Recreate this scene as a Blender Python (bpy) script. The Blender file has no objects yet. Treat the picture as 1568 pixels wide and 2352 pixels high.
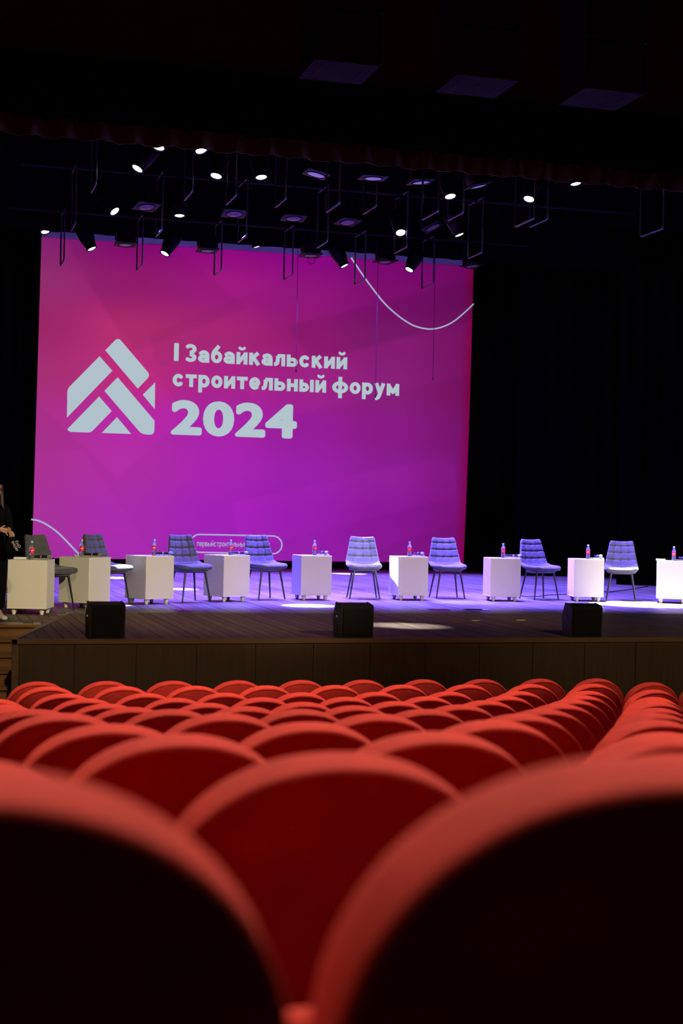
import bpy, bmesh, math, random
from mathutils import Vector, Matrix

random.seed(7)
S = bpy.context.scene
COL = S.collection
PI = math.pi
R = math.radians

# ------------------------------------------------------------------ camera
FPX = 3430.0                      # focal length in pixels of the 1568 x 2352 frame
YAW, ROLL, CZ = R(15.7), R(1.2), 1.25
FW = Vector((math.sin(YAW), math.cos(YAW), 0))
RX0 = Vector((math.cos(YAW), -math.sin(YAW), 0))
UP0 = Vector((0, 0, 1))
RXC = RX0 * math.cos(ROLL) + UP0 * math.sin(ROLL)
UPC = UP0 * math.cos(ROLL) - RX0 * math.sin(ROLL)
CAM = Vector((0, 0, CZ))
cd = bpy.data.cameras.new('camera')
cam = bpy.data.objects.new('camera', cd)
COL.objects.link(cam)
cam.matrix_world = Matrix(((RXC.x, UPC.x, -FW.x, CAM.x), (RXC.y, UPC.y, -FW.y, CAM.y),
                           (RXC.z, UPC.z, -FW.z, CAM.z), (0, 0, 0, 1)))
cd.sensor_fit = 'VERTICAL'
cd.sensor_height = 36
cd.sensor_width = 24
cd.lens = FPX / 2352 * 36
cd.clip_start = 0.02
cd.clip_end = 200
cd.dof.use_dof = True
cd.dof.focus_distance = 20.0
cd.dof.aperture_fstop = 3.2
S.camera = cam

# ------------------------------------------------------------------ world, exposure
w = bpy.data.worlds.new('world')
S.world = w
w.use_nodes = True
w.node_tree.nodes['Background'].inputs[0].default_value = (0, 0, 0, 1)
w.node_tree.nodes['Background'].inputs[1].default_value = 0.0
S.view_settings.view_transform = 'Standard'
S.view_settings.look = 'None'
S.view_settings.gamma = 1
S.view_settings.exposure = 0
S.view_settings.use_curve_mapping = False


def spot(name, loc, target, power, color, size, blend=0.2, radius=0.08):
    l = bpy.data.lights.new(name, 'SPOT')
    l.energy = power
    l.color = color
    l.spot_size = R(size)
    l.spot_blend = blend
    l.shadow_soft_size = radius
    o = bpy.data.objects.new(name, l)
    COL.objects.link(o)
    o.location = loc
    o.rotation_euler = (Vector(target) - Vector(loc)).to_track_quat('-Z', 'Y').to_euler()
    return o


VIO = (0.165, 0.108, 1.0)
WARM = (1.0, 0.80, 0.62)
COOL = (0.90, 0.96, 1.0)
# house lights in the ceiling above the front rows
for x in (-1.5, 2.5, 6.5):
    spot('house_light_offscreen', (x, 11.0, 9.5), (x * 0.6 + 1.0, 5.5, 0), 2100, WARM, 95, 0.5, 0.25)
    spot('house_light_offscreen', (x, 5.0, 9.5), (x * 0.6 + .6, 1.2, 0), 650, WARM, 58, 0.7, 0.25)
# front-of-house lamps over the audience, aimed over the seats at the tables
spot('front_light_offscreen', (8.5, 1.0, 7.0), (2.2, 18.9, 0.5), 10500, (1, .86, .60), 17, 0.8, 0.12)
spot('front_light_offscreen', (8.5, 1.0, 7.0), (6.3, 20.0, 0.5), 6600, (1, .82, .42), 16, 0.8, 0.12)
spot('front_light_offscreen', (9.5, 1.0, 7.0), (10.9, 20.0, 0.5), 16000, (1, .91, .72), 11.5, 0.8, 0.12)
for x in (1.0, 7.5):
    spot('front_light_offscreen', (x, 1.0, 7.2), (x * .9 + 1.2, 15.6, -0.2), 2300, (1, .78, .44), 27, 1.0, 0.15)
spot('front_light_offscreen', (6.0, 1.0, 7.0), (6.2, 20.85, .58), 30000, COOL, 2.5, 0.6, 0.06)

# ------------------------------------------------------------------ helpers


def ray(x, y):
    return FW + RXC * ((x - 784) / FPX) + UPC * ((1176 - y) / FPX)


def aty(x, y, Y):
    """World point on the plane at distance Y from the camera (towards the stage)."""
    d = ray(x, y)
    return CAM + d * (Y / d.y)


def atz(x, y, z=0.0):
    d = ray(x, y)
    return CAM + d * ((z - CZ) / d.z)


def srgb(r, g, b):
    def f(c):
        c /= 255.0
        return c / 12.92 if c <= 0.04045 else ((c + 0.055) / 1.055) ** 2.4
    return (f(r), f(g), f(b), 1)


MATS = {}


def mat(name, col, rough=0.6, metal=0.0, noise=0.0, nscale=8.0, stretch=(1, 1, 1), sheen=0.0, bump=0.0,
        bscale=60.0, emit=None, estr=1.0, spec=0.5, trans=0.0, coat=0.0, sheencol=None):
    if name in MATS:
        return MATS[name]
    m = bpy.data.materials.new(name)
    m.use_nodes = True
    nt = m.node_tree
    b = nt.nodes['Principled BSDF']
    c = tuple(col[:3]) + (1,)
    b.inputs['Base Color'].default_value = c
    b.inputs['Roughness'].default_value = rough
    b.inputs['Metallic'].default_value = metal
    b.inputs['Specular IOR Level'].default_value = spec
    b.inputs['Transmission Weight'].default_value = trans
    b.inputs['Coat Weight'].default_value = coat
    if sheen:
        b.inputs['Sheen Weight'].default_value = sheen
        b.inputs['Sheen Roughness'].default_value = 0.35
        if sheencol:
            b.inputs['Sheen Tint'].default_value = tuple(sheencol[:3]) + (1,)
    if emit:
        b.inputs['Emission Color'].default_value = tuple(emit[:3]) + (1,)
        b.inputs['Emission Strength'].default_value = estr
    if noise or bump:
        tc = nt.nodes.new('ShaderNodeTexCoord')
        mp = nt.nodes.new('ShaderNodeMapping')
        mp.inputs['Scale'].default_value = stretch
        nt.links.new(tc.outputs['Object'], mp.inputs[0])
    if noise:
        n = nt.nodes.new('ShaderNodeTexNoise')
        n.inputs['Scale'].default_value = nscale
        n.inputs['Detail'].default_value = 5
        nt.links.new(mp.outputs[0], n.inputs[0])
        r = nt.nodes.new('ShaderNodeValToRGB')
        r.color_ramp.elements[0].position = 0.25
        r.color_ramp.elements[1].position = 0.75
        r.color_ramp.elements[0].color = tuple(v * (1 - noise) for v in c[:3]) + (1,)
        r.color_ramp.elements[1].color = tuple(min(1, v * (1 + noise)) for v in c[:3]) + (1,)
        nt.links.new(n.outputs[0], r.inputs[0])
        nt.links.new(r.outputs[0], b.inputs['Base Color'])
    if bump:
        n2 = nt.nodes.new('ShaderNodeTexNoise')
        n2.inputs['Scale'].default_value = bscale
        nt.links.new(mp.outputs[0], n2.inputs[0])
        bp = nt.nodes.new('ShaderNodeBump')
        bp.inputs['Strength'].default_value = bump
        bp.inputs['Distance'].default_value = 0.01
        nt.links.new(n2.outputs[0], bp.inputs['Height'])
        nt.links.new(bp.outputs[0], b.inputs['Normal'])
    MATS[name] = m
    return m


class MB:
    """Collects verts and faces; build() links them as one mesh object."""

    def __init__(s):
        s.v, s.f = [], []

    def add(s, vs, fs):
        o = len(s.v)
        s.v += [tuple(v) for v in vs]
        s.f += [tuple(i + o for i in f) for f in fs]
        return s

    def box(s, x0, x1, y0, y1, z0, z1):
        return s.add([(x0, y0, z0), (x1, y0, z0), (x1, y1, z0), (x0, y1, z0),
                      (x0, y0, z1), (x1, y0, z1), (x1, y1, z1), (x0, y1, z1)],
                     [(3, 2, 1, 0), (4, 5, 6, 7), (0, 1, 5, 4), (1, 2, 6, 5), (2, 3, 7, 6), (3, 0, 4, 7)])

    def bbox(s, x0, x1, y0, y1, z0, z1, b=0.004, seg=1):
        """bevelled box"""
        bm = bmesh.new()
        bmesh.ops.create_cube(bm, size=1)
        for v in bm.verts:
            v.co = Vector(((x0 + x1) / 2 + v.co.x * (x1 - x0), (y0 + y1) / 2 + v.co.y * (y1 - y0),
                           (z0 + z1) / 2 + v.co.z * (z1 - z0)))
        bmesh.ops.bevel(bm, geom=bm.edges[:], offset=b, segments=seg, profile=0.5, affect='EDGES')
        bm.verts.index_update()
        s.add([v.co for v in bm.verts], [[v.index for v in f.verts] for f in bm.faces])
        bm.free()
        return s

    def tube(s, pts, r, n=8, cap=True, closed=False):
        pts = [Vector(p) for p in pts]
        rs = r if isinstance(r, (list, tuple)) else [r] * len(pts)
        rings = []
        prev = None
        for i, p in enumerate(pts):
            if closed:
                t = pts[(i + 1) % len(pts)] - pts[i - 1]
            else:
                t = pts[min(i + 1, len(pts) - 1)] - pts[max(i - 1, 0)]
            t.normalize()
            if prev is None:
                u = t.orthogonal().normalized()
            else:
                u = (prev - t * prev.dot(t))
                u = u.normalized() if u.length > 1e-6 else t.orthogonal().normalized()
            prev = u
            q = t.cross(u)
            rings.append([p + (u * math.cos(2 * PI * k / n) + q * math.sin(2 * PI * k / n)) * rs[i] for k in range(n)])
        vs = [v for rg in rings for v in rg]
        fs = []
        m = len(rings)
        for i in range(m if closed else m - 1):
            j = (i + 1) % m
            for k in range(n):
                k2 = (k + 1) % n
                fs.append((i * n + k, i * n + k2, j * n + k2, j * n + k))
        if cap and not closed:
            fs.append(tuple(range(n - 1, -1, -1)))
            fs.append(tuple((m - 1) * n + k for k in range(n)))
        return s.add(vs, fs)

    def lathe(s, prof, n=16, c=(0, 0, 0), cap=True):
        """prof: list of (radius, z)"""
        vs, fs = [], []
        for (r, z) in prof:
            for k in range(n):
                vs.append((c[0] + r * math.cos(2 * PI * k / n), c[1] + r * math.sin(2 * PI * k / n), c[2] + z))
        for i in range(len(prof) - 1):
            for k in range(n):
                k2 = (k + 1) % n
                fs.append((i * n + k, i * n + k2, (i + 1) * n + k2, (i + 1) * n + k))
        if cap:
            fs.append(tuple(range(n - 1, -1, -1)))
            fs.append(tuple((len(prof) - 1) * n + k for k in range(n)))
        return s.add(vs, fs)

    def prism(s, poly, axis, a, b):
        """extrude a 2D polygon along 'x', 'y' or 'z' from a to b"""
        def P(p, t):
            return {'x': (t, p[0], p[1]), 'y': (p[0], t, p[1]), 'z': (p[0], p[1], t)}[axis]
        n = len(poly)
        vs = [P(p, a) for p in poly] + [P(p, b) for p in poly]
        fs = [tuple(range(n)), tuple(range(2 * n - 1, n - 1, -1))]
        fs += [(i, i + n, (i + 1) % n + n, (i + 1) % n) for i in range(n)]
        return s.add(vs, fs)

    def xf(s, M, start=0):
        for i in range(start, len(s.v)):
            s.v[i] = tuple(M @ Vector(s.v[i]))
        return s

    def mesh(s, name, material, smooth=False):
        me = bpy.data.meshes.new(name)
        me.from_pydata(s.v, [], s.f)
        me.validate()
        bm = bmesh.new()
        bm.from_mesh(me)
        bmesh.ops.recalc_face_normals(bm, faces=bm.faces[:])
        bm.to_mesh(me)
        bm.free()
        if material:
            me.materials.append(material)
        if smooth:
            for p in me.polygons:
                p.use_smooth = True
            if smooth != True:
                me.set_sharp_from_angle(angle=R(smooth))
        return me

    def build(s, name, material, parent=None, smooth=False):
        return link(name, s.mesh(name, material, smooth), parent)


def link(name, me, parent=None):
    o = bpy.data.objects.new(name, me)
    COL.objects.link(o)
    if parent:
        o.parent = parent
    return o


def tag(o, label=None, cat=None, group=None, kind=None):
    if label:
        o['label'] = label
    if cat:
        o['category'] = cat
    if group:
        o['group'] = group
    if kind:
        o['kind'] = kind
    return o


def empty(name, loc=(0, 0, 0), rz=0, label=None, cat=None, group=None, kind=None):
    o = bpy.data.objects.new(name, None)
    COL.objects.link(o)
    o.empty_display_size = 0.1
    o.location = loc
    o.rotation_euler = (0, 0, rz)
    return tag(o, label, cat, group, kind)


KIDS = {}


def copy_tree(o, parent=None):
    c = o.copy()
    COL.objects.link(c)
    c.parent = parent
    for ch in [k for k in bpy.data.objects if k.parent == o]:
        copy_tree(ch, c)
    return c


ORD = ['first', 'second', 'third', 'fourth', 'fifth', 'sixth', 'seventh', 'eighth', 'ninth', 'tenth', 'eleventh',
       'twelfth']

# ------------------------------------------------------------------ materials
M_RED = mat('red_velvet', (0.56, 0.040, 0.028), 0.85, noise=0.18, nscale=9, sheen=0.05, bump=0.15, bscale=220,
            sheencol=(1, .35, .25), spec=0.15)
M_DARKWOOD = mat('dark_wood', (0.05, 0.028, 0.014), 0.5)
M_BLACK = mat('black_cloth', (0.003, 0.003, 0.0035), 1.0, spec=0.0)
M_BLACKPLASTIC = mat('black_plastic', (0.008, 0.008, 0.009), 0.5, spec=.3)
M_BLACKMETAL = mat('black_metal', (0.010, 0.010, 0.011), 0.7, spec=.15)
M_GRILLE = mat('black_grille', (0.010, 0.010, 0.010), 0.8, spec=.1, bump=0.4, bscale=400)
M_WHITE = mat('white_laminate', (0.66, 0.63, 0.53), 0.45, noise=0.02, nscale=40)
M_WHITELEG = mat('white_painted_leg', (0.66, 0.63, 0.53), 0.4)
M_VELVET = mat('grey_velvet', (0.078, 0.076, 0.082), 0.8, noise=0.22, nscale=11, sheen=0.3, spec=0.2)
M_LEG = mat('black_leg', (0.012, 0.011, 0.011), 0.35)
M_APRON = [mat('apron_plank_%d' % i, (0.098 * k, 0.055 * k, 0.033 * k * j), 0.62, noise=0.35, nscale=5, stretch=(5, .5, 5))
           for i, (k, j) in enumerate(((1, 1), (1.25, .9), (0.8, 1), (1.1, 1.1)))]
M_STAGE = [mat('stage_plank_%d' % i, (0.098 * k, 0.080 * k, 0.072 * k), 0.42, noise=0.38, nscale=4, stretch=(6, .45, 6))
           for i, k in enumerate((1, 1.2, 0.85, 1.1))]
M_PANEL = mat('dark_veneer', (0.048, 0.0235, 0.0065), 0.5, noise=0.22, nscale=4, stretch=(9, 9, .5))
M_LIP = mat('stage_lip', (0.12, 0.068, 0.032), 0.45, noise=0.2, nscale=5, stretch=(.5, 5, 5))
M_STEP = mat('orange_wood', (0.28, 0.125, 0.036), 0.35, noise=0.35, nscale=6, stretch=(.4, 6, 6))
M_CARPET = mat('dark_carpet', (0.03, 0.012, 0.012), 0.95)
M_WHITEPRINT = mat('white_print', (0.8, 0.8, 0.8), 0.6)
M_SKIN = mat('skin', (0.62, 0.36, 0.23), 0.5)
M_LENS_W = mat('lit_white_lens', (0.8, 0.85, 0.9), 0.2, emit=(0.85, 0.92, 1.0), estr=5)
M_LENS_V = mat('violet_lens', (0.25, 0.22, 0.4), 0.15, emit=(0.42, 0.36, 0.95), estr=0.28)
M_LENS_D = mat('dim_magenta_lens', (0.12, 0.08, 0.14), 0.15, emit=(0.30, 0.16, 0.36), estr=0.05)

# ------------------------------------------------------------------ the setting
FLOORZ = -1.16
EDGE = 14.2                       # front edge of the stage
APB = 17.75                       # where the apron meets the main stage floor
SCREEN_Y = 31.5


def side_x(y):                    # oblique left side of the apron
    return 0.85 + (y - 14.2) * (1.61 - 0.85) / (17.35 - 14.2)


# stage floor: plank by plank, joints recessed over a dark subfloor
sf = MB().box(-4, 19, APB - 0.005, 32.4, -0.09, -0.02)
sf.prism([(side_x(EDGE) + .02, EDGE + .02), (19, EDGE + .02), (19, APB), (side_x(APB) + .02, APB)], 'z', -0.09, -0.02)
sf.prism([(-4, 16.0), (side_x(16.0) - .02, 16.0), (side_x(APB), APB), (-4, APB)], 'z', -0.09, -0.021)
stage = tag(sf.build('stage_floor', M_DARKWOOD), 'wide wooden stage floor of narrow brown planks', None, kind='structure')
pw = 0.118
x = side_x(EDGE)
i = 0
while x < 14.6:
    x1 = x + pw
    m = MB()
    y0, y1 = EDGE + 0.02, APB - 0.006
    # cut by the oblique side
    ya = EDGE + (x - side_x(EDGE)) / ((1.61 - .85) / 3.15)
    yb = EDGE + (x1 - side_x(EDGE)) / ((1.61 - .85) / 3.15)
    g = 0.003
    m.prism([(x + g, y0), (x1 - g, y0), (x1 - g, min(yb, y1)), (x + g, min(ya, y1))] if ya < y1 else
            [(x + g, y0), (x1 - g, y0), (x1 - g, y1), (x + g, y1)], 'z', -0.02, random.uniform(-0.0015, 0.0015))
    m.build('apron_plank', M_APRON[i % 4 if random.random() < .6 else random.randrange(4)], stage)
    x = x1
    i += 1
# planks left of the oblique side, behind the wooden steps
x = -1.3
while x < side_x(APB):
    x1 = x + pw
    lo = 16.12
    ylo = max(lo, EDGE + (x1 - side_x(EDGE)) / ((1.61 - .85) / 3.15) + 0.06)
    if ylo < APB - 0.1:
        MB().box(x + .003, x1 - .003, ylo, APB - .006, -0.02, random.uniform(-.001, .001)).build(
            'apron_plank', M_APRON[random.randrange(4)], stage)
    x = x1
# main floor planks
x = -1.6
while x < 15.2:
    x1 = x + 0.125
    MB().box(x + .003, x1 - .003, APB + .006, 32.3, -0.02, random.uniform(-.0015, .0015)).build(
        'stage_plank', M_STAGE[random.randrange(4)], stage)
    x = x1
# lip along the stage edge
MB().bbox(side_x(EDGE) - .02, 14.6, EDGE - .03, EDGE + .02, -0.045, 0.004, 0.004).build('edge_lip', M_LIP, stage)
d = Vector((1.61 - .85, 3.15, 0)).normalized()
lp = MB()
lp.prism([(side_x(EDGE) - .02, EDGE - .03), (side_x(EDGE) + .03, EDGE - .03), (side_x(17.3) + .03, 17.3), (side_x(17.3) - .03, 17.3)],
         'z', -0.045, 0.006)
lp.build('side_lip', M_LIP, stage)

# stage front: veneer panels
front = tag(MB().prism([(side_x(EDGE) + .01, EDGE), (14.6, EDGE), (14.6, EDGE + .1), (side_x(EDGE) + .03, EDGE + .1)], 'z', FLOORZ - .4, -0.046)
            .build('stage_front', M_DARKWOOD), 'dark brown panelled front of the stage', kind='structure')
px = 1.41 - 0.58
while px < 14:
    x0 = max(px, side_x(EDGE) + .05)
    MB().bbox(x0 + .002, px + .578, EDGE - .018, EDGE, FLOORZ, -.05, .002).build('panel', M_PANEL, front)
    px += 0.58
MB().bbox(side_x(EDGE) - .015, side_x(EDGE) + .05, EDGE - .02, EDGE + .02, FLOORZ, -.046, .003).build('corner_post', M_LIP, front)
MB().prism([(side_x(EDGE) - .01, EDGE), (side_x(EDGE) + .02, EDGE), (side_x(17.0) + .02, 17.0), (side_x(17.0) - .01, 17.0)], 'z',
           FLOORZ, -.046).build('side_panel', M_PANEL, front)

# wooden steps at the corner of the stage
steps = empty('wooden_steps', (0, 16.1, FLOORZ), 0, 'orange-brown wooden steps climbing to the stage corner', 'steps')
nst = 9
for k in range(nst):
    zt = -0.128 * k
    yf = 15.98 - 0.30 * k
    xr = side_x(max(yf, EDGE - .02)) - 0.035 if yf > EDGE - .3 else 0.8
    if zt < FLOORZ + .05:
        break
    t = MB().bbox(-1.8, xr, yf - .03, yf + .32, zt - .032, zt - (0.0 if k else 0.0), .006)
    t.xf(Matrix.Translation((0, -16.1, -FLOORZ))).build('tread', M_STEP, steps)
    r_ = MB().bbox(-1.78, xr - .01, yf, yf + .03, max(zt - .128, FLOORZ), zt - .033, .002)
    r_.xf(Matrix.Translation((0, -16.1, -FLOORZ))).build('riser', M_STEP, steps)

# stepped auditorium floor
ROWS = [  # distance, first X, number of seats, top height at X=0, slope of the tops per metre, drop of the last seat
    (12.33, 0.942, 11, -0.178, -0.0050, 0.037), (11.23, 0.932, 10, -0.088, -0.0062, 0.052),
    (10.21, 0.954, 9, -0.014, -0.0075, 0.048), (9.20, 0.440, 9, 0.080, -0.0075, 0.025),
    (8.16, 0.441, 8, 0.180, -0.0055, 0.018), (7.07, 0.424, 7, 0.307, -0.0075, 0.026),
    (6.08, 0.449, 6, 0.436, -0.0150, 0.020), (5.06, 0.466, 5, 0.560, -0.0180, 0.022),
    (4.04, 0.503, 4, 0.664, -0.0080, 0.042), (3.03, 0.517, 3, 0.788, -0.0100, 0.015),
    (2.08, 0.035, 3, 0.902, -0.0100, 0.010), (1.07, 0.010, 2, 1.062, -0.0100, 0.0)]
SEAT_H = 0.95
fl = MB()
fl.box(-6, 18, 12.75, EDGE + .2, FLOORZ - .3, FLOORZ)
for k, r in enumerate(ROWS):
    zt = r[3] - SEAT_H - .02
    y1 = r[0] + (0.45 if k else 0.45)
    y0 = ROWS[k + 1][0] + 0.45 if k + 1 < len(ROWS) else -1.5
    fl.box(-6, 18, y0, y1, FLOORZ - .3, min(zt, 0.09))
tag(fl.build('floor', M_CARPET), 'dark stepped floor of the auditorium', kind='structure')

# black drapes round the stage


def drape(name, x0, x1, y, z0, z1, label, material=M_BLACK, amp=0.05, wl=0.32, n=None, thick=0.02, along='x', group=None):
    L = x1 - x0
    n = n or int(L / wl * 8) + 2
    m = MB()
    ph = random.random() * 6
    for side in (0, 1):
        for k in range(n):
            t = k / (n - 1)
            q = amp * math.sin(2 * PI * t * L / wl + ph) + amp * .4 * math.sin(2 * PI * t * L / wl * .37 + ph)
            a = x0 + t * L
            b = y + q + side * thick
            for z in (z0, z1):
                m.v.append((a, b, z) if along == 'x' else (b, a, z))
    for side in (0, 1):
        o = side * 2 * n
        for k in range(n - 1):
            m.f.append((o + 2 * k, o + 2 * k + 2, o + 2 * k + 3, o + 2 * k + 1))
    o = 2 * n
    for k in range(n - 1):
        m.f.append((2 * k, 2 * k + 2, o + 2 * k + 2, o + 2 * k))
        m.f.append((2 * k + 1, 2 * k + 3, o + 2 * k + 3, o + 2 * k + 1))
    m.f.append((0, 1, o + 1, o))
    m.f.append((2 * n - 2, 2 * n - 1, o + 2 * n - 1, o + 2 * n - 2))
    ob = m.build(name, material, smooth=True)
    return tag(ob, label, 'curtain', group)


drape('backdrop_curtain', -4, 19, 32.0, 0.0, 9.5, 'black cloth backdrop hanging behind the projection screen')
drape('leg_curtain', 11.95, 19, 29.0, 0.0, 9.5, 'black side curtain close to the backdrop, right of the screen')
drape('leg_curtain', 12.55, 19, 25.5, 0.0, 9.5, 'black side curtain behind the chair that faces the spotlit floor')
drape('leg_curtain', -4, 1.15, 30.6, 0.0, 9.5, 'black side curtain beside the screen on the steps side')
drape('leg_curtain', -4, 0.75, 24.5, 0.0, 9.5, 'black side curtain behind the standing person')
drape('border_curtain', -4, 19, 28.55, 6.42, 9.5, 'black border cloth just above the top edge of the screen', wl=.5)
drape('border_curtain', -4, 19, 24.9, 6.55, 9.5, 'black border cloth between the two rear lighting bars', wl=.5)
drape('border_curtain', -4, 19, 21.9, 6.45, 9.5, 'black border cloth behind the middle lighting bars', wl=.5)

# valance with fringe across the opening
M_FRINGE = mat('brown_fringe', (0.075, 0.030, 0.010), 0.9, noise=0.4, nscale=30, stretch=(10, 10, .6), sheen=.3)
val = drape('valance', -4, 19, 18.5, 5.95, 6.75, 'dark pleated valance with a brown fringe over the stage opening', amp=.045, wl=.42)
m = MB()
n = 900
for k in range(n):
    t = k / (n - 1)
    xx = -4 + 23 * t
    yy = 18.45 + .05 * math.sin(2 * PI * xx / .42) + .02 * math.sin(2 * PI * xx / 1.13)
    zb = 5.735 + .012 * math.sin(2 * PI * xx / .42 + 1.3) + .006 * math.sin(xx * 41)
    m.v += [(xx, yy, zb), (xx, yy + .004, 5.97 + .012 * math.sin(2 * PI * xx / .42)), (xx, yy + .015, zb), (xx, yy + .02, 5.97)]
for k in range(n - 1):
    a, b = 4 * k, 4 * k + 4
    m.f += [(a, b, b + 1, a + 1), (a + 2, b + 2, b + 3, a + 3), (a, b, b + 2, a + 2)]
m.build('fringe', M_FRINGE, val, smooth=True)
M_PLASTER = mat('dark_plaster', (0.05, 0.035, 0.05), 0.9)
tag(MB().box(-6, 20, 18.75, 19.0, 6.72, 10).build('wall_portal', M_PLASTER), 'dark wall above the stage opening', kind='structure')
tag(MB().box(-6, 20, -2, 34, 10, 10.2).build('ceiling', M_PLASTER), 'dark ceiling of the hall', kind='structure')

# ------------------------------------------------------------------ theatre seats
def seat_outline(A=0.260, B=0.225, top=0.0, bot=-0.60, n=28):
    pts = [(A * .93, bot), (A, bot + .08)]
    for k in range(n + 1):
        t = PI * k / n
        c, s_ = math.cos(t), math.sin(t)
        e = 0.92
        pts.append((A * math.copysign(abs(c) ** e, c), top - B + B * abs(s_) ** e))
    pts += [(-A, bot + .08), (-A * .93, bot)]
    return pts


def offset_poly(p, dst):
    n = len(p)
    out = []
    for i in range(n):
        a, b, c = Vector(p[i - 1]), Vector(p[i]), Vector(p[(i + 1) % n])
        t = ((b - a).normalized() + (c - b).normalized())
        t = t.normalized()
        nn = Vector((t.y, -t.x))
        out.append((b.x - nn.x * dst, b.y - nn.y * dst))
    return out


def pad(outline, prof, cap_bulge=0.0):
    """solid of revolution-like rim: prof = list of (inset, y)"""
    m = MB()
    n = len(outline)
    for ins, y in prof:
        for p in offset_poly(outline, ins):
            m.v.append((p[0], y, p[1]))
    for k in range(len(prof) - 1):
        for i_ in range(n):
            j = (i_ + 1) % n
            m.f.append((k * n + i_, k * n + j, (k + 1) * n + j, (k + 1) * n + i_))
    m.f.append(tuple(range(n)))
    m.f.append(tuple((len(prof) - 1) * n + q for q in range(n)))
    return m


def make_seat():
    root = empty('theatre_seat')
    T = 0.115
    rr = 0.014
    rf = 0.045
    ol = seat_outline()
    prof = []
    for k in range(6):                     # rear edge (towards -Y), tight rounding
        t = PI / 2 * k / 5
        prof.append((rr * (1 - math.sin(t)), -T / 2 + rr * (1 - math.cos(t))))
    for k in range(6):
        t = PI / 2 * k / 5
        prof.append((rf * (1 - math.cos(t)), T / 2 - rf + rf * math.sin(t)))
    prof.append((0.12, T / 2 + .012))
    tilt = Matrix.Translation((0, 0, SEAT_H)) @ Matrix.Rotation(R(11), 4, 'X')
    b = pad(ol, prof)
    b.xf(tilt)
    b.build('backrest', M_RED, root, smooth=50)
    ol2 = offset_poly(ol, 0.020)
    p2 = pad(ol2, [(0.003, -T / 2 - .003), (0, -T / 2 - .001), (0, -T / 2 + .02)])
    p2.xf(tilt)
    p2.build('back_panel', M_RED, root, smooth=40)
    # tipped-up cushion
    c = MB().bbox(-.235, .235, -.05, .05, -.22, .22, .035, 3)
    c.xf(Matrix.Translation((0, .30, .44)) @ Matrix.Rotation(R(-14), 4, 'X'))
    c.build('seat_cushion', M_RED, root, smooth=50)
    sx = -1
    MB().bbox(sx * .275 - .021, sx * .275 + .021, .17, .50, .545, .600, .018, 3).build('armrest', M_RED, root, smooth=50)
    MB().bbox(sx * .275 - .014, sx * .275 + .014, .20, .44, 0.0, .545, .006).build('leg', M_DARKWOOD, root)
    return root


seat0 = make_seat()
first = True
for k, (Y, X0, n, z0, sl, drop) in enumerate(ROWS):
    rowname = ORD[k]
    for q in range(0 if k < 8 else -2, n + 4):
        X = X0 + 0.55 * q
        o = seat0 if first else copy_tree(seat0)
        first = False
        z = z0 + sl * X - (drop if q >= n - 1 else 0)
        o.location = (X, Y, z - SEAT_H)
        o.rotation_euler = (0, 0, R(random.uniform(-.7, .7)))
        fl_z = min(z0 - SEAT_H - .02, .09)
        if q >= n - 1 and drop > 0.015:
            tag(o, 'lower-set round-backed red velvet seat in the %s row from the stage, away from the steps' % rowname, 'theatre seat',
                'lower red seats of the %s row' % rowname)
        elif k < 3:
            tag(o, 'round-backed red velvet seat, %s from the steps, in the %s row from the stage' % (ORD[q], rowname), 'theatre seat',
                'red seats of the %s row' % rowname)
        else:
            tag(o, 'round-backed red velvet theatre seat in the %s row from the stage' % rowname, 'theatre seat',
                'red seats of the %s row' % rowname)

# ------------------------------------------------------------------ white box tables
TB, TL, TW = 0.56, 0.068, 0.45


def make_table():
    root = empty('box_table')
    h = TW / 2
    t = .018
    MB().bbox(-h, h, -h, -h + t, TL, TL + TB, .0015).build('side_panel', M_WHITE, root)
    MB().bbox(-h, h, h - t, h, TL, TL + TB, .0015).build('side_panel', M_WHITE, root)
    MB().bbox(-h, -h + t, -h + t, h - t, TL, TL + TB, .0015).build('side_panel', M_WHITE, root)
    MB().bbox(h - t, h, -h + t, h - t, TL, TL + TB, .0015).build('side_panel', M_WHITE, root)
    MB().bbox(-h + t, h - t, -h + t, h - t, TL + TB - t, TL + TB, .001).build('top_panel', M_WHITE, root)
    MB().bbox(-h - .002, h + .002, -h - .002, h + .002, TL, TL + .014, .002).build('base_rim', M_WHITE, root)
    for sx in (-1, 1):
        for sy in (-1, 1):
            MB().lathe([(.019, 0), (.021, .006), (.031, .045), (.032, .062), (.030, TL)], 14,
                       (sx * (h - .065), sy * (h - .065), 0)).build('leg', M_WHITELEG, root, smooth=40)
    for z in (TL + .05, TL + TB - .05):
        for sy in (-1, 1):
            c = MB().lathe([(.006, 0), (.0055, .003), (.002, .0045)], 8)
            c.xf(Matrix.Translation((h, sy * (h - .014), z)) @ Matrix.Rotation(PI / 2, 4, 'Y'))
            c.build('screw_cap', M_WHITELEG, root, smooth=True)
            c = MB().lathe([(.006, 0), (.0055, .003), (.002, .0045)], 8)
            c.xf(Matrix.Translation((-h, sy * (h - .014), z)) @ Matrix.Rotation(-PI / 2, 4, 'Y'))
            c.build('screw_cap', M_WHITELEG, root, smooth=True)
    return root


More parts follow.
